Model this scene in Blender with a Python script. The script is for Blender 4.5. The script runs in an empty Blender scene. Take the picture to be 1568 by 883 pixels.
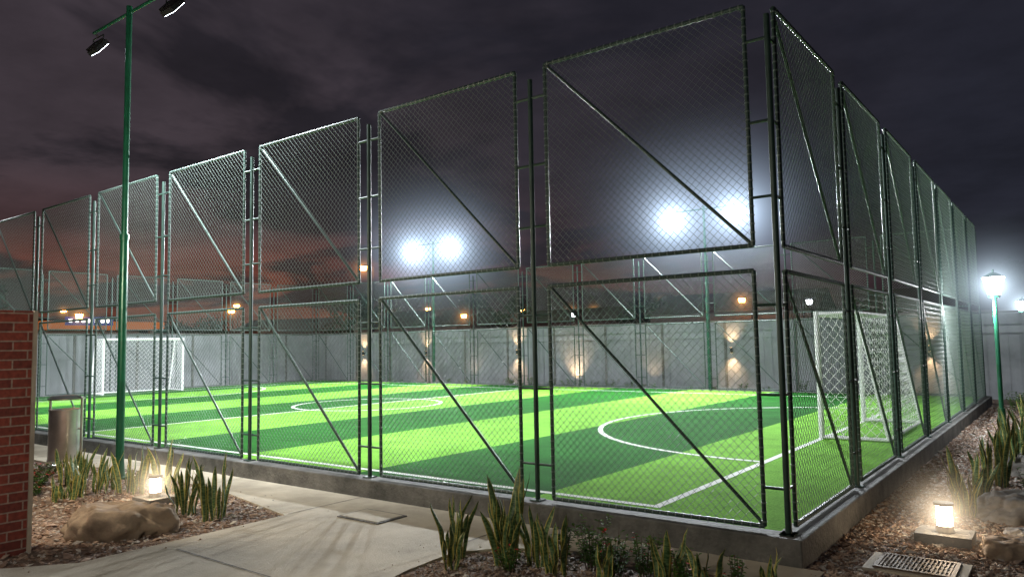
import bpy, math, random
import numpy as np
from mathutils import Vector, Matrix, noise
random.seed(7); rng=np.random.default_rng(7)
D=bpy.data; scene=bpy.context.scene
scene.view_settings.view_transform='Standard'
try: scene.view_settings.look='None'
except: pass
scene.view_settings.exposure=0

# ------------------------------------------------------------ materials
def nmat(name):
    m=D.materials.new(name); m.use_nodes=True
    return m,m.node_tree.nodes,m.node_tree.links
def pbr(name,col,rough=.6,metal=0,col2=None,nscale=5,detail=3,bump=0,bscale=40,spec=None,contrast=(.35,.65),rough2=None,plain=False):
    m,N,L=nmat(name); b=N['Principled BSDF']
    b.inputs['Roughness'].default_value=rough; b.inputs['Metallic'].default_value=metal
    if spec is not None: b.inputs['Specular IOR Level'].default_value=spec
    if plain:
        b.inputs['Base Color'].default_value=(*col,1); return m
    tc=N.new('ShaderNodeTexCoord')
    if col2 is None: col2=tuple(c*.75 for c in col)
    n=N.new('ShaderNodeTexNoise'); n.inputs['Scale'].default_value=nscale; n.inputs['Detail'].default_value=detail
    n.inputs['Roughness'].default_value=.65
    L.new(tc.outputs['Object'],n.inputs['Vector'])
    r=N.new('ShaderNodeValToRGB'); r.color_ramp.elements[0].position=contrast[0]; r.color_ramp.elements[1].position=contrast[1]
    r.color_ramp.elements[0].color=(*col2,1); r.color_ramp.elements[1].color=(*col,1)
    L.new(n.outputs['Fac'],r.inputs['Fac']); L.new(r.outputs['Color'],b.inputs['Base Color'])
    if rough2 is not None:
        mr=N.new('ShaderNodeMapRange'); mr.inputs['To Min'].default_value=rough; mr.inputs['To Max'].default_value=rough2
        L.new(n.outputs['Fac'],mr.inputs['Value']); L.new(mr.outputs['Result'],b.inputs['Roughness'])
    if bump:
        n2=N.new('ShaderNodeTexNoise'); n2.inputs['Scale'].default_value=bscale; n2.inputs['Detail'].default_value=4
        L.new(tc.outputs['Object'],n2.inputs['Vector'])
        bp=N.new('ShaderNodeBump'); bp.inputs['Strength'].default_value=bump; bp.inputs['Distance'].default_value=.02
        L.new(n2.outputs['Fac'],bp.inputs['Height']); L.new(bp.outputs['Normal'],b.inputs['Normal'])
    return m
def emat(name,col,s):
    m,N,L=nmat(name); N.clear()
    o=N.new('ShaderNodeOutputMaterial'); e=N.new('ShaderNodeEmission')
    e.inputs['Color'].default_value=(*col,1); e.inputs['Strength'].default_value=s
    L.new(e.outputs[0],o.inputs['Surface']); return m
def bloom_mat(name,col,s,R,soft=.15,centres=((0,0,0),)):
    # lamp bloom painted as a self-glowing volume: emission ~ 1/(r^2) faded to 0 at radius R
    m,N,L=nmat(name); N.clear()
    o=N.new('ShaderNodeOutputMaterial'); e=N.new('ShaderNodeEmission')
    tc=N.new('ShaderNodeTexCoord')
    def M(op,a,b=None):
        x=N.new('ShaderNodeMath'); x.operation=op
        for i,v in enumerate((a,b)):
            if v is None: continue
            if isinstance(v,(int,float)): x.inputs[i].default_value=v
            else: L.new(v,x.inputs[i])
        return x.outputs[0]
    tot=None
    for c in centres:
        ln=N.new('ShaderNodeVectorMath'); ln.operation='DISTANCE'; L.new(tc.outputs['Object'],ln.inputs[0]); ln.inputs[1].default_value=c
        r=ln.outputs['Value']
        f=M('DIVIDE',1.0,M('ADD',M('MULTIPLY',r,r),soft*soft))
        fade=M('MAXIMUM',M('SUBTRACT',1.0,M('DIVIDE',r,R)),0.0)
        f=M('MULTIPLY',f,M('MULTIPLY',fade,fade))
        tot=f if tot is None else M('ADD',tot,f)
    L.new(M('MULTIPLY',tot,s),e.inputs['Strength'])
    e.inputs['Color'].default_value=(*col,1)
    L.new(e.outputs[0],o.inputs['Volume']); return m

M_green=pbr('green_painted_steel',(.024,.055,.042),.35,.2,col2=(.012,.034,.026),nscale=9,detail=2,spec=.6,rough2=.6)
M_pole=pbr('green_pole_paint',(.01,.11,.055),.3,.2,col2=(.008,.08,.04),nscale=6,detail=2,spec=.6)
M_wire=pbr('coated_wire',(.13,.165,.15),.45,.0,spec=.4,plain=True)
M_conc=pbr('path_concrete',(.50,.44,.34),.85,0,col2=(.27,.235,.18),nscale=1.4,detail=7,bump=.25,bscale=60,contrast=(.25,.62))
M_curb=pbr('curb_concrete',(.15,.145,.135),.8,0,col2=(.055,.055,.05),nscale=3,detail=6,bump=.5,bscale=30)
M_ground=pbr('gravel_soil',(.30,.21,.16),.95,0,col2=(.10,.07,.05),nscale=18,detail=6,bump=1,bscale=45)
M_white=pbr('white_paint',(.8,.8,.8),.4,0,col2=(.7,.7,.7))
M_net=pbr('white_net_cord',(.78,.78,.78),.7,plain=True)
M_steel=pbr('brushed_stainless',(.62,.60,.57),.22,1,col2=(.5,.48,.45),nscale=4,rough2=.4)
M_dark=pbr('dark_metal',(.02,.02,.022),.5,.4,plain=True)
M_rock=pbr('sandstone',(.38,.29,.20),.9,0,col2=(.17,.125,.09),nscale=3,detail=8,bump=1,bscale=9)
M_rockg=pbr('grey_stone',(.33,.31,.28),.9,0,col2=(.17,.155,.14),nscale=3,detail=8,bump=.9,bscale=9)
M_lens=emat('floodlight_lens',(.80,.90,1),150)
M_lensn=emat('floodlight_lens_rear_row',(.80,.90,1),14)
M_warm=emat('warm_lamp_glass',(1,.76,.50),62)
M_warms=emat('warm_small_lens',(1,.62,.28),12)
M_lantern=emat('lantern_glass',(.92,.97,1),45)
M_orange=emat('sodium_lamp',(1,.36,.05),90)
M_leaf=pbr('shrub_leaf',(.10,.19,.035),.8,0,col2=(.035,.085,.02),nscale=8,spec=.15)
M_leafd=pbr('tree_foliage',(.035,.05,.02),.8,0,col2=(.015,.025,.012),nscale=2)
M_flower=pbr('red_petals',(.45,.03,.03),.6)
M_bark=pbr('bark',(.10,.07,.05),.9)

def leafmat():
    m,N,L=nmat('snake_plant_leaf'); b=N['Principled BSDF']; b.inputs['Roughness'].default_value=.5
    a=N.new('ShaderNodeAttribute'); a.attribute_name='edge'
    tc=N.new('ShaderNodeTexCoord'); n=N.new('ShaderNodeTexNoise'); n.inputs['Scale'].default_value=22; n.inputs['Detail'].default_value=3
    mp=N.new('ShaderNodeMapping'); mp.inputs['Scale'].default_value=(1,1,3)
    L.new(tc.outputs['Object'],mp.inputs['Vector']); L.new(mp.outputs[0],n.inputs['Vector'])
    r=N.new('ShaderNodeValToRGB'); r.color_ramp.elements[0].position=.42; r.color_ramp.elements[1].position=.58
    r.color_ramp.elements[0].color=(.025,.07,.02,1); r.color_ramp.elements[1].color=(.12,.19,.07,1)
    L.new(n.outputs['Fac'],r.inputs['Fac'])
    mx=N.new('ShaderNodeMixRGB'); mx.inputs['Color2'].default_value=(.55,.43,.10,1)
    L.new(a.outputs['Fac'],mx.inputs['Fac']); L.new(r.outputs[0],mx.inputs['Color1']); L.new(mx.outputs[0],b.inputs['Base Color'])
    return m
M_snake=leafmat()

def turfmat():
    m,N,L=nmat('artificial_turf'); b=N['Principled BSDF']; b.inputs['Roughness'].default_value=1.0
    b.inputs['Specular IOR Level'].default_value=.04
    tc=N.new('ShaderNodeTexCoord'); sp=N.new('ShaderNodeSeparateXYZ'); L.new(tc.outputs['Object'],sp.inputs[0])
    def M(op,a,b_=None):
        x=N.new('ShaderNodeMath'); x.operation=op
        for i,v in enumerate((a,b_)):
            if v is None: continue
            if isinstance(v,(int,float)): x.inputs[i].default_value=v
            else: L.new(v,x.inputs[i])
        return x.outputs[0]
    n=N.new('ShaderNodeTexNoise'); n.inputs['Scale'].default_value=38; n.inputs['Detail'].default_value=6; n.inputs['Roughness'].default_value=.85
    L.new(tc.outputs['Object'],n.inputs['Vector'])
    x=M('ADD',sp.outputs['X'],M('MULTIPLY',M('SUBTRACT',n.outputs['Fac'],.5),.06))
    t=M('DIVIDE',M('ADD',x,13.74+27.7),2.77)
    md=M('MODULO',M('FLOOR',t),2.0)      # alternate rolls of turf
    md=M('MULTIPLY',md,M('LESS_THAN',x,-1.38))
    n3=N.new('ShaderNodeTexNoise'); n3.inputs['Scale'].default_value=1.6; n3.inputs['Detail'].default_value=5; n3.inputs['Roughness'].default_value=.65; L.new(tc.outputs['Object'],n3.inputs['Vector'])
    def ramp(a,c,src,p=(.3,.7)):
        r=N.new('ShaderNodeValToRGB'); r.color_ramp.elements[0].color=(*a,1); r.color_ramp.elements[1].color=(*c,1)
        r.color_ramp.elements[0].position,r.color_ramp.elements[1].position=p
        L.new(src,r.inputs['Fac']); return r.outputs[0]
    li=ramp((.055,.19,.010),(.28,.62,.085),n.outputs['Fac'])
    dk=ramp((.002,.038,.004),(.032,.18,.026),n.outputs['Fac'])
    mx=N.new('ShaderNodeMixRGB'); L.new(md,mx.inputs['Fac']); L.new(li,mx.inputs['Color1']); L.new(dk,mx.inputs['Color2'])
    v=ramp((.70,.70,.70),(1.12,1.12,1.12),n3.outputs['Fac'])
    mu=N.new('ShaderNodeMixRGB'); mu.blend_type='MULTIPLY'; mu.inputs['Fac'].default_value=1
    L.new(mx.outputs[0],mu.inputs['Color1']); L.new(v,mu.inputs['Color2']); L.new(mu.outputs[0],b.inputs['Base Color'])
    return m
M_turf=turfmat()
M_line=pbr('line_fibre',(.72,.74,.70),.8,0,col2=(.42,.50,.38),nscale=45,detail=5,contrast=(.25,.55),spec=.1)

def brickmat():
    m,N,L=nmat('red_brick'); b=N['Principled BSDF']; b.inputs['Roughness'].default_value=.85
    tc=N.new('ShaderNodeTexCoord'); sp=N.new('ShaderNodeSeparateXYZ'); cb=N.new('ShaderNodeCombineXYZ')
    L.new(tc.outputs['Object'],sp.inputs[0])
    ad=N.new('ShaderNodeMath'); L.new(sp.outputs['X'],ad.inputs[0]); L.new(sp.outputs['Y'],ad.inputs[1])
    L.new(ad.outputs[0],cb.inputs['X']); L.new(sp.outputs['Z'],cb.inputs['Y'])
    k=N.new('ShaderNodeTexBrick'); k.inputs['Scale'].default_value=1; k.inputs['Brick Width'].default_value=.24; k.inputs['Row Height'].default_value=.085
    k.inputs['Mortar Size'].default_value=.007; k.inputs['Color1'].default_value=(.25,.050,.032,1); k.inputs['Color2'].default_value=(.14,.030,.022,1)
    k.inputs['Mortar'].default_value=(.30,.21,.17,1)
    L.new(cb.outputs[0],k.inputs['Vector'])
    n=N.new('ShaderNodeTexNoise'); n.inputs['Scale'].default_value=25; n.inputs['Detail'].default_value=6; L.new(tc.outputs['Object'],n.inputs['Vector'])
    mu=N.new('ShaderNodeMixRGB'); mu.blend_type='OVERLAY'; mu.inputs['Fac'].default_value=.7; L.new(k.outputs['Color'],mu.inputs['Color1']); L.new(n.outputs['Fac'],mu.inputs['Color2'])
    L.new(mu.outputs[0],b.inputs['Base Color'])
    bp=N.new('ShaderNodeBump'); bp.inputs['Distance'].default_value=.01; bp.invert=True; L.new(k.outputs['Fac'],bp.inputs['Height']); L.new(bp.outputs[0],b.inputs['Normal'])
    return m
M_brick=brickmat()
M_wall=pbr('grey_sheet_wall',(.27,.28,.295),.75,0,col2=(.17,.18,.19),nscale=.7,detail=5,spec=.2)

# ------------------------------------------------------------ mesh builder
class MB:
    def __init__(s): s.v=[]; s.f=[]; s.m=[]
    def add(s,vs,fs,mi=0):
        o=len(s.v); s.v+= [tuple(v) for v in vs]; s.f+=[tuple(i+o for i in f) for f in fs]; s.m+=[mi]*len(fs)
    def tube(s,a,b,r,n=8,mi=0,r2=None,caps=True):
        a=Vector(a);b=Vector(b); d=(b-a); L=d.length
        if L<1e-6: return
        d/=L; up=Vector((0,0,1)) if abs(d.z)<.9 else Vector((1,0,0))
        x=d.cross(up).normalized(); y=d.cross(x); r2=r if r2 is None else r2
        vs=[]
        for k,(p,rr) in enumerate(((a,r),(b,r2))):
            for i in range(n):
                t=2*math.pi*i/n; vs.append(p+x*(rr*math.cos(t))+y*(rr*math.sin(t)))
        fs=[(i,(i+1)%n,n+(i+1)%n,n+i) for i in range(n)]
        if caps: fs+=[tuple(range(n-1,-1,-1)),tuple(range(n,2*n))]
        s.add(vs,fs,mi)
    def box(s,c,sz,mi=0,R=None):
        hx,hy,hz=[q/2 for q in sz]; vs=[Vector((x,y,z)) for x in(-hx,hx) for y in(-hy,hy) for z in(-hz,hz)]
        if R is not None: vs=[R@v for v in vs]
        c=Vector(c); vs=[v+c for v in vs]
        s.add(vs,[(0,1,3,2),(4,6,7,5),(0,4,5,1),(2,3,7,6),(0,2,6,4),(1,5,7,3)],mi)
    def mesh(s,name,mats,smooth=False):
        me=D.meshes.new(name); me.from_pydata(s.v,[],s.f); 
        for m in mats: me.materials.append(m)
        me.polygons.foreach_set('material_index',s.m)
        if smooth: me.polygons.foreach_set('use_smooth',[True]*len(s.f))
        me.update(); return me
def link(name,me,loc=(0,0,0),parent=None,rot=None,scale=None):
    o=D.objects.new(name,me); scene.collection.objects.link(o); o.location=loc
    if parent: o.parent=parent
    if rot: o.rotation_euler=rot
    if scale: o.scale=scale
    return o
def empty(name,loc=(0,0,0),rot=None):
    return link(name,None,loc,rot=rot)
def smooth_auto(me,ang=40):
    me.polygons.foreach_set('use_smooth',[True]*len(me.polygons))
    try: me.set_sharp_from_angle(angle=math.radians(ang))
    except: pass

# ------------------------------------------------------------ world
w=D.worlds.new('World'); scene.world=w; w.use_nodes=True
N=w.node_tree.nodes; L=w.node_tree.links; N.clear()
out=N.new('ShaderNodeOutputWorld')
sky=N.new('ShaderNodeTexSky'); sky.sky_type='NISHITA'; sky.sun_disc=False
sky.sun_elevation=math.radians(-4); sky.sun_rotation=math.radians(-60)
bg1=N.new('ShaderNodeBackground'); bg1.inputs['Strength'].default_value=.03; L.new(sky.outputs[0],bg1.inputs['Color'])
tc=N.new('ShaderNodeTexCoord'); sp=N.new('ShaderNodeSeparateXYZ'); L.new(tc.outputs['Generated'],sp.inputs[0])
def WM(op,a,b=None,clamp=False):
    x=N.new('ShaderNodeMath'); x.operation=op; x.use_clamp=clamp
    for i,v in enumerate((a,b)):
        if v is None: continue
        if isinstance(v,(int,float)): x.inputs[i].default_value=v
        else: L.new(v,x.inputs[i])
    return x.outputs[0]
def WR(src,stops):
    r=N.new('ShaderNodeValToRGB'); cr=r.color_ramp
    while len(cr.elements)<len(stops): cr.elements.new(.5)
    for e,(p,c) in zip(cr.elements,stops): e.position=p; e.color=(*c,1)
    L.new(src,r.inputs['Fac']); return r.outputs[0]
def mix(f,a,b,bt='MIX'):
    x=N.new('ShaderNodeMixRGB'); x.blend_type=bt
    for k,v in (('Fac',f),('Color1',a),('Color2',b)):
        if isinstance(v,(int,float)): x.inputs[k].default_value=v
        elif isinstance(v,tuple): x.inputs[k].default_value=(*v,1)
        else: L.new(v,x.inputs[k])
    return x.outputs[0]
zz=WM('ADD',WM('MAXIMUM',sp.outputs['Z'],0.0),.13)
cb=N.new('ShaderNodeCombineXYZ'); L.new(WM('DIVIDE',sp.outputs['X'],zz),cb.inputs['X']); L.new(WM('DIVIDE',sp.outputs['Y'],zz),cb.inputs['Y'])
def wnoise(scale,loc,det,rough,dist):
    n=N.new('ShaderNodeTexNoise'); n.inputs['Scale'].default_value=scale; n.inputs['Detail'].default_value=det; n.inputs['Roughness'].default_value=rough; n.inputs['Distortion'].default_value=dist
    mp=N.new('ShaderNodeMapping'); mp.inputs['Location'].default_value=loc; L.new(cb.outputs[0],mp.inputs['Vector']); L.new(mp.outputs[0],n.inputs['Vector']); return n.outputs['Fac']
cl=WR(wnoise(.72,(3.3,6.2,0),6,.58,.4),[(.47,(0,0,0)),(.54,(1,1,1))])
cl2=WR(wnoise(2.3,(9.1,4.7,0),5,.6,0),[(.35,(.78,.78,.78)),(.65,(1.22,1.22,1.22))])
el=sp.outputs['Z']
base=WR(el,[(0,(.085,.034,.024)),(.07,(.15,.044,.028)),(.105,(.13,.038,.030)),(.145,(.062,.033,.036)),(.22,(.046,.034,.041)),(.6,(.036,.030,.038))])
cloudc=WR(el,[(0,(.030,.018,.020)),(.10,(.028,.018,.021)),(.2,(.019,.015,.019)),(.6,(.014,.012,.016))])
blue=WR(el,[(0,(.014,.015,.022)),(.15,(.015,.016,.025)),(.6,(.016,.015,.022))])
az=WM('ADD',WM('MULTIPLY',sp.outputs['X'],-1.0),WM('MULTIPLY',sp.outputs['Y'],.25))
azf=WR(WM('ADD',WM('MULTIPLY',az,.5),.5),[(.66,(0,0,0)),(.88,(.45,.45,.45)),(.97,(1,1,1))])
c=mix(cl,base,cloudc)
c=mix(azf,blue,c)
c=mix(1.0,c,cl2,'MULTIPLY')
bg2=N.new('ShaderNodeBackground'); L.new(c,bg2.inputs['Color']); bg2.inputs['Strength'].default_value=1.0
ad=N.new('ShaderNodeAddShader'); L.new(bg1.outputs[0],ad.inputs[0]); L.new(bg2.outputs[0],ad.inputs[1]); L.new(ad.outputs[0],out.inputs['Surface'])

# ------------------------------------------------------------ ground, path, field
GZ=-.22
def sheet(name,polys,z,mat,thick=0):
    b=MB()
    for p in polys:
        n=len(p); vs=[(x,y,z) for x,y in p]
        if thick:
            vs+=[(x,y,z-thick) for x,y in p]
            b.add(vs,[tuple(range(n))]+[(i,i+n,(i+1)%n+n,(i+1)%n) for i in range(n)])
        else: b.add(vs,[tuple(range(n))])
    return link(name,b.mesh(name,[mat]))
sheet('ground',[[(-900,-900),(900,-900),(900,900),(-900,900)]],GZ,M_ground)
path=[(-34,-.13),(-34,-1.25),(-11.0,-1.02),(-9.52,-.62),(-6.58,-.89),(-4.97,-1.24),(-4.95,-3.33),(-5.33,-3.79),(-5.6,-9.5),(-2.3,-9.5),(-2.30,-2.6),(-2.45,-1.9),(-2.48,-1.33),(-2.2,-.95),(-1.7,-.72),(-.9,-.62),(.30,-.60),(.30,-.13)]
p=sheet('concrete_path',[path],-.20,M_conc,.03)
b=MB()
def strip(b,x0,y0,x1,y1,w,z,mi=0):
    d=Vector((x1-x0,y1-y0,0)).normalized(); n=Vector((-d.y,d.x,0))*w/2
    a=Vector((x0,y0,z)); c=Vector((x1,y1,z)); b.add([a-n,c-n,c+n,a+n],[(0,1,2,3)],mi)
for a in [(-4.65,-2.63,-2.4,-2.66),(-4.97,-1.2,-4.97,-.14),(-2.6,-1.2,-2.6,-.14),(-7.4,-.8,-7.4,-.14),(-9.9,-.7,-9.9,-.14),(-12.4,-1.05,-12.4,-.14),(-5.2,-4.4,-2.35,-4.5)]:
    strip(b,*a,.014,-.196)
j=link('joints',b.mesh('joints',[M_curb])); j.parent=p
b=MB(); b.box((-4.1,-.78,-.195),(.62,.42,.014),1); b.box((-4.1,-.78,-.189),(.56,.36,.012),0)
link('drain_cover',b.mesh('drain_cover',[M_conc,M_curb]))
X0,X1,Y0,Y1=-27.5,.0,0.0,16.9
b=MB()
def ring(b,o,i,zt,zb):
    ox0,oy0,ox1,oy1=o; ix0,iy0,ix1,iy1=i
    O=[(ox0,oy0),(ox1,oy0),(ox1,oy1),(ox0,oy1)]; I=[(ix0,iy0),(ix1,iy0),(ix1,iy1),(ix0,iy1)]
    vs=[(x,y,zt) for x,y in O]+[(x,y,zt) for x,y in I]+[(x,y,zb) for x,y in O]+[(x,y,zb) for x,y in I]
    fs=[]
    for k in range(4):
        q=(k+1)%4; fs+=[(k,q,4+q,4+k),(8+k,8+q,q,k),(4+k,4+q,12+q,12+k)]
    b.add(vs,fs)
ring(b,(X0-.14,-.14,.14,Y1+.14),(X0+.1,.1,-.1,Y1-.1),.012,-.4)
cu=link('curb',b.mesh('curb',[M_curb]))
bv=cu.modifiers.new('b','BEVEL'); bv.width=.012; bv.segments=2
sheet('soccer_field',[[(X0+.05,.05),(-.05,.05),(-.05,Y1-.05),(X0+.05,Y1-.05)]],0,M_turf)
b=MB(); Z=.004; LW=.09
GX=-1.38; GX2=-26.1; FY0=.42; FY1=15.35; CY=7.87
strip(b,GX2,FY0,GX+LW/2,FY0,LW,Z); strip(b,GX2,FY1,GX+LW/2,FY1,LW,Z)
strip(b,GX,FY0+LW/2,GX,FY1-LW/2,LW,Z); strip(b,GX2,FY0+LW/2,GX2,FY1-LW/2,LW,Z); strip(b,-13.74,FY0+LW/2,-13.74,FY1-LW/2,LW,Z)
def arc(b,cx,cy,r,a0,a1,n=64,z=Z+.002):
    vs=[];fs=[]
    for i in range(n+1):
        t=a0+(a1-a0)*i/n
        for rr in(r-LW/2,r+LW/2): vs.append((cx+rr*math.cos(t),cy+rr*math.sin(t),z))
    for i in range(n): fs.append((2*i,2*i+1,2*i+3,2*i+2))
    b.add(vs,fs)
arc(b,GX,CY,4.3,math.pi/2,1.5*math.pi); arc(b,GX2,CY,4.3,-math.pi/2,math.pi/2); arc(b,-13.74,CY,2,0,2*math.pi)
mk=link('field_markings',b.mesh('field_markings',[M_line]))

# ------------------------------------------------------------ chain-link cage
FH_P,FH_T,UB,LT,LB=4.38,4.50,2.395,2.18,.05
def panel_mesh(name,w,h):
    b=MB(); r=.019
    P=[(0,0,0),(w,0,0),(w,0,h),(0,0,h)]
    for k in range(4): b.tube(P[k],P[(k+1)%4],r,8)
    b.tube((0,0.012,h),(w,0.012,0),.016,8)
    for k in range(4):
        a=Vector(P[k]); c=Vector(P[(k+1)%4]); n=int((c-a).length/.075); d=(c-a).normalized()
        for i in range(n):
            q=a+(c-a)*((i+.5)/n); b.tube(q-d*.006,q+d*.006,r+.004,6,1)
    # woven wire: vertical zig-zag strands hooked into each other
    nx=round(w/.076); nz=round(h/.076); cx=w/nx; cz=h/nz; y0=-.018
    for i in range(nx):
        for s in range(2*nz):
            z0=s*cz/2; z1=z0+cz/2
            xa=i*cx+(0 if s%2==0 else cx/2); xb=i*cx+(cx/2 if s%2==0 else 0)
            ya=y0+(.002 if s%2==0 else -.002); yb=y0+(-.002 if s%2==0 else .002)
            b.tube((xa,ya,z0),(xb,yb,z1),.0020,3,1,caps=False)
            xa2=i*cx+(cx if s%2==0 else cx/2); xb2=i*cx+(cx/2 if s%2==0 else cx)
            b.tube((xa2,ya,z0),(xb2,yb,z1),.0020,3,1,caps=False)
    me=b.mesh(name,[M_green,M_wire]); smooth_auto(me,50); return me
g=.195
def fence(name,n,S,loc,rz,flip):
    root=empty(name,loc,(0,0,rz)); w=S-2*g
    mu=panel_mesh('mesh_panel_up',w,FH_T-UB); ml=panel_mesh('mesh_panel_low',w,LT-LB)
    for k in range(n):
        jit=random.uniform(-.006,.006)
        for (me,z,nm) in((mu,UB,'upper_panel'),(ml,LB,'lower_panel')):
            tl=math.radians(random.uniform(-.18,.18)); z=z+random.uniform(-.006,.006)
            if flip: link('%s_%d'%(nm,k+1),me,(k*S+g+w,jit,z),root,(0,tl,math.pi))
            else: link('%s_%d'%(nm,k+1),me,(k*S+g,jit,z),root,(0,tl,0))
    b=MB()
    for k in range(n+1):
        b.tube((k*S,0,0.0),(k*S,0,FH_P),.026,10)
        b.box((k*S,0,.02),(.12,.12,.012))
        a0=-g if k>0 else 0; a1=g if k<n else 0
        for z in (.375,1.14,1.89,2.81,3.46,4.18):
            b.tube((k*S+a0,0,z),(k*S+a1,0,z),.013,6)
    me=b.mesh('posts',[M_green]); smooth_auto(me); link('posts',me,(0,0,0),root)
    return root
SX=2.4955; SY=2.4149
fence('chain_link_fence',11,SX,(0,0,0),math.pi,True)
fence('chain_link_fence',7,SY,(0,0,0),math.pi/2,False)
fence('chain_link_fence',11,SX,(0,Y1,0),math.pi,True)
fence('chain_link_fence',7,SY,(-11*SX,0,0),math.pi/2,False)

# ------------------------------------------------------------ goals
def goal(name,x,y,rz):
    root=empty(name,(x,y,0),(0,0,rz)); W=3.0;Hh=2.0;t=.62;q=.98;h=W/2
    b=MB(); r=.045
    for s in(-h,h):
        b.tube((0,s,0),(0,s,Hh+r*.9),r,12); b.tube((0,s,Hh),(t,s,Hh),.03,10); b.tube((t,s,Hh),(q,s,.03),.03,10); b.tube((0,s,.03),(q,s,.03),.03,10)
    b.tube((0,-h,Hh),(0,h,Hh),r,12); b.tube((t,-h,Hh),(t,h,Hh),.025,10); b.tube((q,-h,.03),(q,h,.03),.03,10)
    me=b.mesh('frame',[M_white]); smooth_auto(me); link('frame',me,(0,0,0),root)
    b=MB()
    def net(P00,P10,P11,P01,nu,nv):
        P=[Vector(p) for p in(P00,P10,P11,P01)]
        def at(u,v):
            p=(P[0]*(1-u)+P[1]*u)*(1-v)+(P[3]*(1-u)+P[2]*u)*v
            sag=.05*math.sin(math.pi*u)*math.sin(math.pi*v); return p+Vector((sag+.01*math.sin(9*u+5*v),.01*math.sin(7*v+4*u),0))
        for i in range(nu):
            for jj in range(nv):
                u0,u1=i/nu,(i+1)/nu; v0,v1=jj/nv,(jj+1)/nv; um=(u0+u1)/2; vm=(v0+v1)/2
                q_=[at(um,v0),at(u1,vm),at(um,v1),at(u0,vm)]
                for k in range(4): b.tube(q_[k],q_[(k+1)%4],.005,3,caps=False)
    net((t,-h,Hh),(t,h,Hh),(q,h,0),(q,-h,0),18,12)
    for s in(-h,h): net((0,s,0),(q,s,0),(t,s,Hh),(0,s,Hh),6,12)
    net((0,-h,Hh),(0,h,Hh),(t,h,Hh),(t,-h,Hh),18,4)
    link('net',b.mesh('net',[M_net]),(0,0,0),root)
goal('soccer_goal',GX,CY,0); goal('soccer_goal',GX2,CY,math.pi)

# ------------------------------------------------------------ flood light poles
def spot(name,loc,target,power,col,size=.15,cone=150,blend=.6,parent=None):
    l=D.lights.new(name,'SPOT'); l.energy=power; l.color=col; l.spot_size=math.radians(cone); l.spot_blend=blend; l.shadow_soft_size=size
    o=D.objects.new(name,l); scene.collection.objects.link(o); o.location=loc
    d=Vector(target)-Vector(loc); o.rotation_euler=d.to_track_quat('-Z','Y').to_euler()
    if parent: o.parent=parent; 
    return o
def ico(R,sub=3):
    import bmesh
    bm=bmesh.new(); bmesh.ops.create_icosphere(bm,subdivisions=sub,radius=R); me=D.meshes.new('s'); bm.to_mesh(me); bm.free(); return me
BLOOM=bloom_mat('bloom_glow',(.60,.77,1),.40,5.0,.10,((-1.12,0,0),(1.12,0,0)))  # painted bloom round both flood lamps of a pole, emission only
bloom_me=ico(5.1,3)
for v in bloom_me.vertices: v.co.x+= 1.12*math.copysign(1,v.co.x) if abs(v.co.x)>.01 else 0
bloom_me.materials.append(BLOOM)
def floodpole(x,y,face,bloom=True,power=4200,Zt=6.7):
    root=empty('floodlight_pole',(x,y,GZ))
    b=MB(); H=Zt-GZ
    b.box((0,0,.02),(.3,.3,.04)); b.tube((0,0,0),(0,0,H*.5),.055,14); b.tube((0,0,H*.5),(0,0,H),.042,14); b.tube((0,0,H*.5-.04),(0,0,H*.5+.04),.066,14); b.tube((0,0,0.04),(0,0,.3),.075,14,r2=.056)
    b.tube((-1.15,0,H-.1),(1.15,0,H-.1),.022,8)
    me=b.mesh('pole',[M_pole]); smooth_auto(me); link('pole',me,(0,0,0),root)
    for s in(-1,1):
        f=empty('floodlight_%d'%(1 if s<0 else 2),(s*1.12,.06*face,H-.32)); f.parent=root
        b=MB(); tilt=Matrix.Rotation(-face*math.radians(38),3,'X')
        b.box((0,0,0),(.30,.07,.25),0,tilt)
        for k in range(7):
            b.box(tilt@Vector((-.132+.044*k,-face*.055,0)),(.010,.045,.22),0,tilt)
        b.box(tilt@Vector((0,face*.038,0)),(.27,.006,.22),1,tilt)
        b.tube((-.17,0,0),(-.17,0,.17),.010,6); b.tube((.17,0,0),(.17,0,.17),.010,6); b.tube((-.17,0,.17),(.17,0,.17),.010,6); b.tube((0,0,.17),(0,-.06*face,.23),.012,6)
        fm=b.mesh('housing',[M_dark,M_lens if bloom else M_lensn]); link('housing',fm,(0,0,0),f)
        loc=Vector((0,face*.12,-.09))
        spot('lamp',loc,loc+Vector((0,face*1.0,-.60)),power,(.90,.96,1.0),.16,140,.8,f)
    if bloom: link('bloom_glow',bloom_me,(0,face*.12,H-.40),root)
floodpole(-20.6,17.9,-1,power=7600,Zt=6.2); floodpole(-7.95,17.9,-1,power=7600,Zt=6.2)
floodpole(-9.0,-1.09,1,bloom=False,power=3900); floodpole(-20.6,-1.09,1,bloom=False,power=4800)

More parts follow.
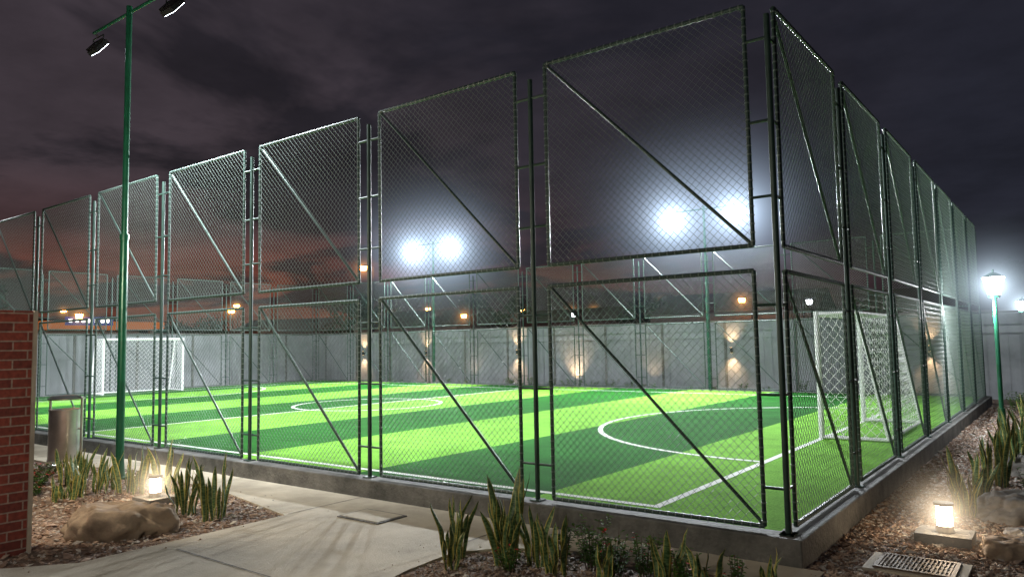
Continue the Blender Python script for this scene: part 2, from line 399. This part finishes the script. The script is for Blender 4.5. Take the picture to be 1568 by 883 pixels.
# ------------------------------------------------------------ garden street lamps
def conelamp(x,y,bloom=True,power=60,H=2.95,col=(.95,.97,1),soft=.1,off=(-.12,-.12,-.62)):
    root=empty('street_lamp',(x,y,GZ)); b=MB()
    b.tube((0,0,0),(0,0,.5),.06,12); b.tube((0,0,.5),(0,0,H-.42),.038,12); b.tube((0,0,H-.44),(0,0,H-.38),.09,12,r2=.11)
    b.tube((0,0,H-.06),(0,0,H+.03),.21,16,r2=.05); b.tube((0,0,H+.03),(0,0,H+.09),.02,8)
    b.tube((0,0,H-.38),(0,0,H-.06),.10,16,1,r2=.18,caps=False)
    for k in range(4):
        t=math.pi/4+k*math.pi/2; c,s=math.cos(t),math.sin(t)
        b.tube((.105*c,.105*s,H-.38),(.186*c,.186*s,H-.06),.008,5)
    me=b.mesh('lamp_post',[M_pole,M_lantern]); smooth_auto(me); link('lamp_post',me,(0,0,0),root)
    l=D.lights.new('lamp','POINT'); l.energy=power; l.color=col; l.shadow_soft_size=soft
    o=D.objects.new('lamp',l); scene.collection.objects.link(o); o.parent=root; o.location=(off[0],off[1],H+off[2])
    if bloom:
        me=ico(1.7); me.materials.append(BLOOM2); link('bloom_glow',me,(0,0,H-.2),root)
BLOOM2=bloom_mat('bloom_glow_small',(.68,.84,1),.15,1.7,.12)  # painted halo round the lantern, glows by itself
conelamp(.82,10.02,True,220); conelamp(.70,22.4,True,160)
conelamp(-7.1,-4.3,False,430,3.6,(1,.84,.62),.2,(.30,.30,-.5))  # unseen lamp, added to light the path and left bed
conelamp(-1.2,-7.6,False,300,3.8,(1,.90,.74),.22,(-.10,.50,-.45))  # unseen lamp, added to brighten the brick and foreground plants
BLOOM3=bloom_mat('bloom_glow_warm',(1,.78,.54),.09,.7,.09)  # painted warm halo round the bollard glass
def bollard(x,y,sc=1,z=GZ,pad=True):
    root=empty('bollard_light',(x,y,z)); root.scale=(sc,sc,sc); b=MB()
    if pad: b.box((0,0,.045),(.44,.36,.09),2)
    b.tube((0,0,.09),(0,0,.15),.075,14); b.tube((0,0,.15),(0,0,.32),.062,14,1); b.tube((0,0,.322),(0,0,.345),.082,14)
    for k in range(4):
        t=k*math.pi/2+.5; b.tube((.068*math.cos(t),.068*math.sin(t),.15),(.068*math.cos(t),.068*math.sin(t),.32),.005,5)
    me=b.mesh('bollard',[M_steel,M_warm,M_curb]); smooth_auto(me); link('bollard',me,(0,0,0),root)
    me=ico(.7,2); me.materials.append(BLOOM3); link('bloom_glow',me,(0,0,.24),root)
bollard(.93,1.42); bollard(-6.88,-1.67,.95)

# ------------------------------------------------------------ litter bin
root=empty('litter_bin',(-10.75,-1.1,-.2)); root.rotation_euler=(0,0,math.radians(25)); b=MB()
b.tube((0,0,.13),(0,0,.88),.235,28); b.tube((0,0,.88),(0,0,.90),.245,28); b.tube((0,0,.11),(0,0,.13),.245,28)
for s in(-1,1):
    b.tube((s*.29,0,0),(s*.29,0,1.08),.02,10); b.tube((s*.22,0,.6),(s*.30,0,.6),.014,8); b.tube((s*.29,-.16,.012),(s*.29,.16,.012),.018,8)
b.tube((-.29,0,1.08),(.29,0,1.08),.02,10)
b.tube((0,0,1.05),(0,0,1.07),.26,28); b.tube((0,0,1.07),(0,0,1.11),.26,28,r2=.16)
me=b.mesh('bin',[M_steel]); smooth_auto(me); link('bin',me,(0,0,0),root)

# ------------------------------------------------------------ brick wall pillar
b=MB(); b.box((-5.96,-5.9,.88),(.40,4.92,2.2)); me=b.mesh('brick_wall',[M_brick])
bw=link('brick_wall',me)
b=MB(); b.box((-5.755,-3.425,.88),(.03,.034,2.2),0); 
tr=link('trim',b.mesh('trim',[pbr('plaster_trim',(.45,.38,.3),.8)])); tr.parent=bw

# ------------------------------------------------------------ perimeter walls
root=empty('perimeter_wall')
b=MB(); zt=2.24
def wallrun(x0,y0,x1,y1):
    d=Vector((x1-x0,y1-y0,0)); Ln=d.length; d/=Ln; ang=math.atan2(d.y,d.x); R=Matrix.Rotation(ang,3,'Z'); n=int(Ln/2.4)
    for k in range(n):
        c=Vector((x0,y0,0))+d*(Ln*(k+.5)/n); b.box((c.x,c.y,(zt+GZ)/2),(Ln/n-.02,.08,zt-GZ),0,R)
        q=Vector((x0,y0,0))+d*(Ln*k/n); b.box((q.x,q.y,(zt+GZ)/2),(.09,.13,zt-GZ+.02),1,R)
        m=9
        for i in range(1,m):
            t=Vector((x0,y0,0))+d*(Ln*(k+i/m)/n); b.box((t.x,t.y,(zt+GZ)/2),(.03,.10,zt-GZ-.03),0,R)
    c=Vector((x0,y0,0))+d*Ln/2; b.box((c.x,c.y,zt+.035),(Ln,.12,.05),1,R)
wallrun(-29.5,19.2,9,19.2); wallrun(-29.5,-8,-29.5,19.1)
link('wall_panels',b.mesh('wall_panels',[M_wall,M_curb]),(0,0,0),root)
def sconce(x,z,p=14,y=19.1):
    r=empty('wall_sconce',(x,y,z)); b=MB(); b.tube((0,-.06,-.09),(0,-.06,.09),.045,12); b.tube((0,-.06,.085),(0,-.06,.092),.04,12,1); b.box((0,-.01,0),(.06,.03,.1))
    b.tube((0,-.06,-.092),(0,-.06,-.086),.04,12,1)
    link('fitting',b.mesh('fitting',[M_dark,M_warms]),(0,0,0),r)
    for s in(1,-1): spot('lamp',(0,-.14,s*.11),(0,-.02,s*1.2),p,(1,.62,.32),.04,90,1,r)
for x in(-26.5,-22.2,-16.9,-7.6,-1.5): sconce(x,1.25,170)
def uplight(x,y,p=20):
    r=empty('ground_uplight',(x,y,GZ)); b=MB(); b.tube((0,0,0),(0,0,.09),.07,12); b.tube((0,0,.09),(0,0,.10),.055,12,1)
    link('fitting',b.mesh('fitting',[M_dark,M_warms]),(0,0,0),r); spot('lamp',(0,0,.13),(0,.22,1),p,(1,.65,.35),.03,80,1,r)
uplight(-14,18.8,320); uplight(-19.4,18.7,80); uplight(-10.6,18.7,80)

# ------------------------------------------------------------ plants
def snake_mesh(n,h,spread):
    vs=[];fs=[];ed=[]
    for i in range(n):
        a=random.uniform(0,2*math.pi); rr=spread*math.sqrt(random.random()); bx,by=rr*math.cos(a),rr*math.sin(a)
        H=h*random.uniform(.5,1.12); lean=random.uniform(.02,.34)*H; la=a+random.uniform(-.7,.7); w=random.uniform(.018,.029)*(.8+.4*H/.5)
        tw0=random.uniform(0,math.pi); tw=random.uniform(-1.2,1.2); K=7; o=len(vs)
        for k in range(K+1):
            t=k/K; ww=w*(.55+1.1*t-.3*t*t)*(1-t**3)**.7 if k<K else .001
            c=Vector((bx+lean*t**1.7*math.cos(la),by+lean*t**1.7*math.sin(la),H*t)); an=tw0+tw*t; d=Vector((math.cos(an),math.sin(an),0)); nn=Vector((-d.y,d.x,0))
            wv=.012*math.sin(t*9+i)
            for s,e in((-1,1),(-.62,.0),(0,0),(.62,.0),(1,1)):
                vs.append(c+d*(s*ww)+nn*((abs(s)**2)*ww*.35+wv)); ed.append(e)
        for k in range(K):
            for s in range(4):
                q=o+k*5+s; fs.append((q,q+1,q+6,q+5))
    me=D.meshes.new('snake_leaves'); me.from_pydata(vs,[],fs); me.materials.append(M_snake)
    at=me.attributes.new('edge','FLOAT','POINT'); at.data.foreach_set('value',[float(e) for e in ed])
    me.polygons.foreach_set('use_smooth',[True]*len(fs)); return me
def snake(x,y,h=.48,n=12,sp=.14): link('snake_plant',snake_mesh(n,h,sp),(x,y,GZ))
for a in [(-8.25,-1.75,.48,20,.24),(-7.75,-1.55,.56,16,.18),(-7.4,-1.3,.6,13,.14),(-8.9,-1.75,.45,18,.24),(-9.4,-1.5,.45,14,.2),(-8.0,-2.15,.36,14,.2),
          (-5.98,-1.80,.60,15,.12),(-5.50,-1.74,.64,16,.12),
          (-2.40,-1.40,.52,13,.10),(-2.05,-1.10,.66,17,.10),(-1.90,-1.32,.50,12,.08),(-1.68,-1.15,.46,13,.09),(-1.42,-1.28,.42,11,.08),(-.58,-1.05,.42,13,.08),(.16,-.98,.36,10,.08),(-.95,-1.35,.34,9,.06),(-.2,-1.2,.36,9,.07),(-2.2,-1.65,.4,9,.08),
          (.95,3.15,.56,22,.16),(1.05,4.6,.7,22,.18),(.98,2.6,.4,12,.12),(1.25,5.6,.7,20,.2),(1.15,7.2,.7,20,.2),(1.3,8.6,.7,20,.2),(1.25,11.5,.7,18,.2)]: snake(*a)
def shrub_mesh(R,h,n,mats,ls=.03,flowers=0):
    b=MB(); ns=max(6,n//28)
    stems=[]
    for i in range(ns):
        a=random.uniform(0,6.28); rr=R*math.sqrt(random.random()); base=Vector((rr*.35*math.cos(a),rr*.35*math.sin(a),0)); tip=Vector((rr*math.cos(a),rr*math.sin(a),h*random.uniform(.6,1.05)))
        b.tube(base,tip,.004,4,2,r2=.002); stems.append((base,tip))
    for i in range(n):
        p0,p1=random.choice(stems); t=random.uniform(.15,1.0); a=random.uniform(0,6.28)
        c=p0.lerp(p1,t)+Vector((random.gauss(0,.006),random.gauss(0,.006),0))
        d=Vector((math.cos(a),math.sin(a),random.uniform(.0,.9))).normalized()
        sd=d.cross(Vector((0,0,1))).normalized(); L_=ls*random.uniform(.7,1.4)
        mi=1 if (random.random()<flowers*3 and t>.85) else 0
        dr=Vector((0,0,-.12*L_))
        b.add([c,c+d*L_*.45+sd*L_*.26,c+d*L_+dr*2,c+d*L_*.45-sd*L_*.26],[(0,1,2,3)],mi)
    return b.mesh('leaves',mats)
def shrub(x,y,R,h,n,ls=.035,fl=0,nm='low_shrub'): link(nm,shrub_mesh(R,h,n,[M_leaf,M_flower,M_bark],ls,fl),(x,y,GZ))
for a in [(-1.25,-1.02,.16,.42,600,.045,0),(-1.0,-1.12,.15,.36,520,.04,.04),(-.8,-1.0,.14,.34,460,.04,.05),(-.38,-1.10,.13,.30,380,.037,.05),(-1.55,-.98,.12,.30,300,.037,0),(-.1,-.95,.12,.26,300,.035,.06),(-1.75,-1.45,.12,.2,260,.035,.05),
          (-10.1,-1.7,.35,.22,500,.05,.12),(-9.5,-2.0,.3,.18,400,.05,.15),(-8.7,-2.3,.25,.16,250,.04,.1),
          (1.35,9.8,.4,.5,600,.06,0),(1.3,12.6,.5,.5,600,.07,0),(.9,14.5,.4,.5,500,.07,0),(1.6,6.5,.4,.45,500,.06,0),(1.5,4,.3,.3,300,.05,0)]: shrub(*a)
for i in range(26): shrub(random.uniform(-26,-.5),random.uniform(17.9,18.6),random.uniform(.15,.35),random.uniform(.2,.5),130,.09,0)

# ------------------------------------------------------------ rocks
def rock(x,y,sx,sy,sz,mat,rz=0,seed=0):
    me=ico(1,5)
    for v in me.vertices:
        p=v.co.normalized(); q=p*1.1+Vector((seed*7.3,seed*3.1,0))
        d=1+.34*noise.noise(q)+.16*noise.noise(q*3.3)+.08*abs(noise.noise(q*7))+.03*noise.noise(q*18)
        p=p*d; p.z=max(min(p.z,.70+.12*noise.noise(q*3)),-.5); v.co=Vector((p.x*sx,p.y*sy,p.z*sz))
    me.materials.append(mat); me.polygons.foreach_set('use_smooth',[True]*len(me.polygons))
    link('rock',me,(x,y,GZ+.1*sz),rot=(0,0,rz))
rock(-5.75,-2.62,.50,.30,.34,M_rock,.7,1)
rock(-9.0,-2.6,.2,.2,.15,M_rockg,0,2)
rock(1.45,2.75,.42,.38,.30,M_rockg,.3,3); rock(1.42,1.25,.22,.2,.16,M_rock,.2,4); rock(1.55,1.75,.2,.2,.14,M_rockg,.2,7)
rock(1.45,5.7,.4,.4,.3,M_rockg,.3,5); rock(1.5,7.9,.4,.3,.3,M_rockg,.3,6); rock(.95,6.4,.18,.15,.12,M_rock,.3,8)

# ------------------------------------------------------------ gravel / bark chips
def inside(px,py,poly):
    c=False; n=len(poly)
    for i in range(n):
        x0,y0=poly[i]; x1,y1=poly[(i+1)%n]
        if (y0>py)!=(y1>py) and px<(x1-x0)*(py-y0)/(y1-y0)+x0: c=not c
    return c
def chips(name,regions,mats):
    V=[];F=[];MI=[]
    base=np.array([(1,0,0),(-1,0,0),(0,1,0),(0,-1,0),(0,0,1),(0,0,-1)],float); bf=[(0,2,4),(2,1,4),(1,3,4),(3,0,4),(2,0,5),(1,2,5),(3,1,5),(0,3,5)]
    for (x0,x1,y0,y1,n,s0,s1) in regions:
        for i in range(n):
            x=random.uniform(x0,x1); y=random.uniform(y0,y1)
            if inside(x,y,path) and random.random()>.02: continue
            if X0-.15<x<.15 and -.15<y<Y1+.15: continue
            on=inside(x,y,path)
            s=random.uniform(s0,s1)*(1+1.2*random.random()**6)*(.5 if on else 1); sc=np.array([s*random.uniform(.7,1.5),s*random.uniform(.5,1),s*random.uniform(.3,.6)])
            v=base*sc*rng.uniform(.75,1.2,(6,1)); a=random.uniform(0,6.28); ti=random.uniform(-.5,.5)
            ca,sa=math.cos(a),math.sin(a); ct,st=math.cos(ti),math.sin(ti)
            R=np.array([[ca,-sa,0],[sa,ca,0],[0,0,1]])@np.array([[ct,0,st],[0,1,0],[-st,0,ct]])
            v=v@R.T+np.array([x,y,(GZ+.02 if on else GZ)+s*.25]); o=len(V); V+=v.tolist(); F+=[tuple(k+o for k in f) for f in bf]; MI+=[random.choices(range(len(mats)),weights=[5,4,2,1][:len(mats)])[0]]*8
    me=D.meshes.new(name); me.from_pydata(V,[],F)
    for m in mats: me.materials.append(m)
    me.polygons.foreach_set('material_index',MI); return link(name,me)
c1=pbr('chip_tan',(.44,.32,.24),.9,nscale=30); c2=pbr('chip_brown',(.24,.15,.105),.9,nscale=30); c3=pbr('chip_grey',(.44,.40,.36),.85,nscale=30); c4=pbr('chip_pale',(.60,.55,.48),.85,nscale=30)
chips('gravel',[(-11.5,-4.7,-4.2,-.6,10500,.010,.028),(-2.9,.6,-2.6,-.5,6500,.008,.02),(.14,1.9,-1,4,11500,.009,.022),(.14,2.0,4,17,9000,.014,.03)],[c1,c2,c3,c4])

# ------------------------------------------------------------ drain grate on the right
root=empty('drain_grate',(.86,.40,GZ)); b=MB(); b.box((0,0,.012),(.70,.52,.03),1)
b.box((0,.205,.034),(.56,.03,.016));b.box((0,-.205,.034),(.56,.03,.016));b.box((-.265,0,.034),(.03,.38,.016));b.box((.265,0,.034),(.03,.38,.016))
for k in range(17): b.box((-.235+.0294*k,0,.034),(.012,.38,.012))
for k in(-1,0,1): b.box((0,.1*k,.031),(.5,.012,.008))
b.box((0,0,.0285),(.52,.38,.002),2)
link('grate',b.mesh('grate',[pbr('rusty_grate',(.16,.12,.09),.6,.6),M_conc,M_dark]),(0,0,0),root)

# ------------------------------------------------------------ background: hills, trees, station, far lamps
def hills():
    b=MB(); R=420; n=220; vs=[]
    for i in range(n+1):
        t=math.radians(40)+math.radians(220)*i/n; x,y=R*math.cos(t),R*math.sin(t)
        h=13+12*noise.noise(Vector((i*.045,0,3)))+3*noise.noise(Vector((i*.3,1,0)))
        vs+=[(x,y,GZ-1),(x*1.03,y*1.03,h)]
    b.add(vs,[(2*i,2*i+2,2*i+3,2*i+1) for i in range(n)]); link('hills',b.mesh('hills',[pbr('hill_vegetation',(.02,.022,.02),.95)]))
hills()
def treemesh(h,R):
    b=MB(); b.tube((0,0,0),(0,0,h*.55),.16,7,1,r2=.08)
    for k in range(6):
        a=k*1.05+random.random(); b.tube((0,0,h*(.35+.04*k)),(R*.6*math.cos(a),R*.6*math.sin(a),h*(.6+.05*k)),.06,5,1,r2=.02)
    cl=[(Vector((random.gauss(0,R*.45),random.gauss(0,R*.45),h*random.uniform(.5,.95))),random.uniform(.25,.5)*R) for _ in range(14)]
    for i in range(1500):
        c,r=random.choice(cl); p=c+Vector((random.gauss(0,1),random.gauss(0,1),random.gauss(0,.8))).normalized()*r*random.uniform(.5,1.05)
        u=Vector((random.gauss(0,1),random.gauss(0,1),random.gauss(0,1))).normalized(); v=u.orthogonal().normalized(); s=.16
        b.add([p-u*s,p+v*s*.5,p+u*s,p-v*s*.5],[(0,1,2,3)])
    return b.mesh('crown',[M_leafd,M_bark])
tm=[treemesh(5.5,2.2),treemesh(4.6,2.4),treemesh(6.5,2.0)]
for i in range(34):
    x=random.uniform(-75,10); y=random.uniform(30,70) if x>-35 else random.uniform(-5,50)
    if x<-35 and 10<y<24 and x>-62: continue
    link('tree',random.choice(tm),(x,y,GZ),rot=(0,0,random.random()*6),scale=(random.uniform(.7,1.05),)*3)
M_house=pbr('house_plaster',(.16,.13,.11),.9); M_roof=pbr('roof_tiles',(.08,.045,.035),.9); M_win=emat('lit_window',(1,.55,.2),1.2)
def house(x,y,wx,wy,h,rz=0):
    r=empty('house',(x,y,GZ),(0,0,rz)); b=MB(); b.box((0,0,h/2),(wx,wy,h)); e=.4
    b.add([(-wx/2-e,-wy/2-e,h),(wx/2+e,-wy/2-e,h),(wx/2+e,wy/2+e,h),(-wx/2-e,wy/2+e,h),(-wx/2-e,0,h+1.3),(wx/2+e,0,h+1.3)],[(0,1,5,4),(2,3,4,5),(0,4,3),(1,2,5),(3,2,1,0)],1)
    for k in(-1,0,1):
        b.box((k*wx*.3,-wy/2-.01,h*.55),(1,.05,1),2 if random.random()<.4 else 3); b.box((wx/2+.01,k*wy*.3,h*.55),(.05,1,1),2 if random.random()<.4 else 3)
    link('house_body',b.mesh('house_body',[M_house,M_roof,M_win,M_dark]),(0,0,0),r)
for a in [(-38,36,9,7,3.2,.2),(-26,40,8,7,3,0),(-14,38,9,7,3.4,.1),(-2,36,8,6,3,0),(-52,34,8,7,3,.3)]: house(*a)
root=empty('station_building',(-50,17,GZ)); b=MB()
b.box((-2.5,0,3.55),(5,8.6,.45),0); b.box((-4,0,1.6),(2,8,3.2),1)
for y in(-3.6,3.6): b.box((-.5,y,1.6),(.3,.3,3.2),1)
b.box((.04,-.8,3.78),(.06,3.0,.55),2); 
for k,(yy,ww) in enumerate([(-2.0,.35),(-1.6,.3),(-1.2,.35),(-.8,.35),(-.4,.3),(0,.35),(.35,.25)]): b.box((.09,yy,3.80),(.03,ww*.6,.22),3)
for y in(-2.5,0,2.5): b.box((-2.97,y,1.4),(.04,1.8,1.5),4)
link('body',b.mesh('body',[emat('orange_fascia',(1,.27,.05),.40),M_house,emat('blue_sign',(.04,.07,.35),.6),emat('sign_letters',(1,.95,.85),4),M_win]),(0,0,0),root)
BLOOM4=bloom_mat('bloom_glow_sodium',(1,.42,.10),.10,1.3,.12)  # painted orange halo round the road lamps
bloom_me4=ico(1.3,2); bloom_me4.materials.append(BLOOM4)
def farlamp(x,y,z,mat,s=.12,ang=0):
    r=empty('road_lamp',(x,y,GZ)); b=MB(); H=z-GZ; b.tube((0,0,0),(0,0,H),.06,8,r2=.04); b.tube((0,0,H),(.8*math.cos(ang),.8*math.sin(ang),H+.12),.03,6)
    c=(.8*math.cos(ang),.8*math.sin(ang),H+.08); b.box(c,(.4,.2,.1)); b.tube((c[0],c[1],H-.18),(c[0],c[1],H+.03),s*.8,10,1,r2=s)
    link('lamp_post',b.mesh('lamp_post',[M_dark,mat]),(0,0,0),r)
    if mat is M_orange: link('bloom_glow',bloom_me4,(c[0],c[1],H-.08),r)
M_whitef=emat('distant_white_lamp',(.9,.95,1),25)
for (x,y,z,m,s) in [(-29.5,22.5,6.0,M_orange,.2),(-45,39,4.0,M_orange,.2),(-31,33,3.6,M_orange,.2),(-36,36,3.4,M_orange,.2),(-25,36,3.5,M_whitef,.15),(-12,34,3.8,M_orange,.18),(-9,33,3.5,M_whitef,.15),(-52,28,4.6,M_orange,.25),(-48,10,4,M_orange,.25),(-5,38,3.4,M_orange,.16),(-40,12,3.5,M_orange,.18),
   (-60,60,6,M_orange,.3),(-48,62,5.4,M_orange,.3),(-38,60,5,M_orange,.3),(-28,58,5.2,M_orange,.28),(-20,60,4.8,M_whitef,.2),(-70,40,6.2,M_orange,.3),(-75,25,5.5,M_orange,.3),(-15,62,5,M_orange,.28),(-33,50,4.4,M_orange,.22)]: farlamp(x,y,z,m,s,random.uniform(-2,0))

# ------------------------------------------------------------ camera
yaw,pitch,roll=-0.6448,0.0741,-0.017
f=Vector((math.sin(yaw)*math.cos(pitch),math.cos(yaw)*math.cos(pitch),math.sin(pitch)))
r=Vector((math.cos(yaw),-math.sin(yaw),0)); u=r.cross(f)
r2=r*math.cos(roll)+u*math.sin(roll); u2=-r*math.sin(roll)+u*math.cos(roll)
cam=D.cameras.new('camera'); co=D.objects.new('camera',cam); scene.collection.objects.link(co)
Mx=Matrix(((r2.x,u2.x,-f.x,1.9458),(r2.y,u2.y,-f.y,-6.2825),(r2.z,u2.z,-f.z,1.6),(0,0,0,1)))
co.matrix_world=Mx; cam.sensor_width=36; cam.lens=1138.4/1568*36; cam.clip_end=3000; cam.clip_start=.05
scene.camera=co
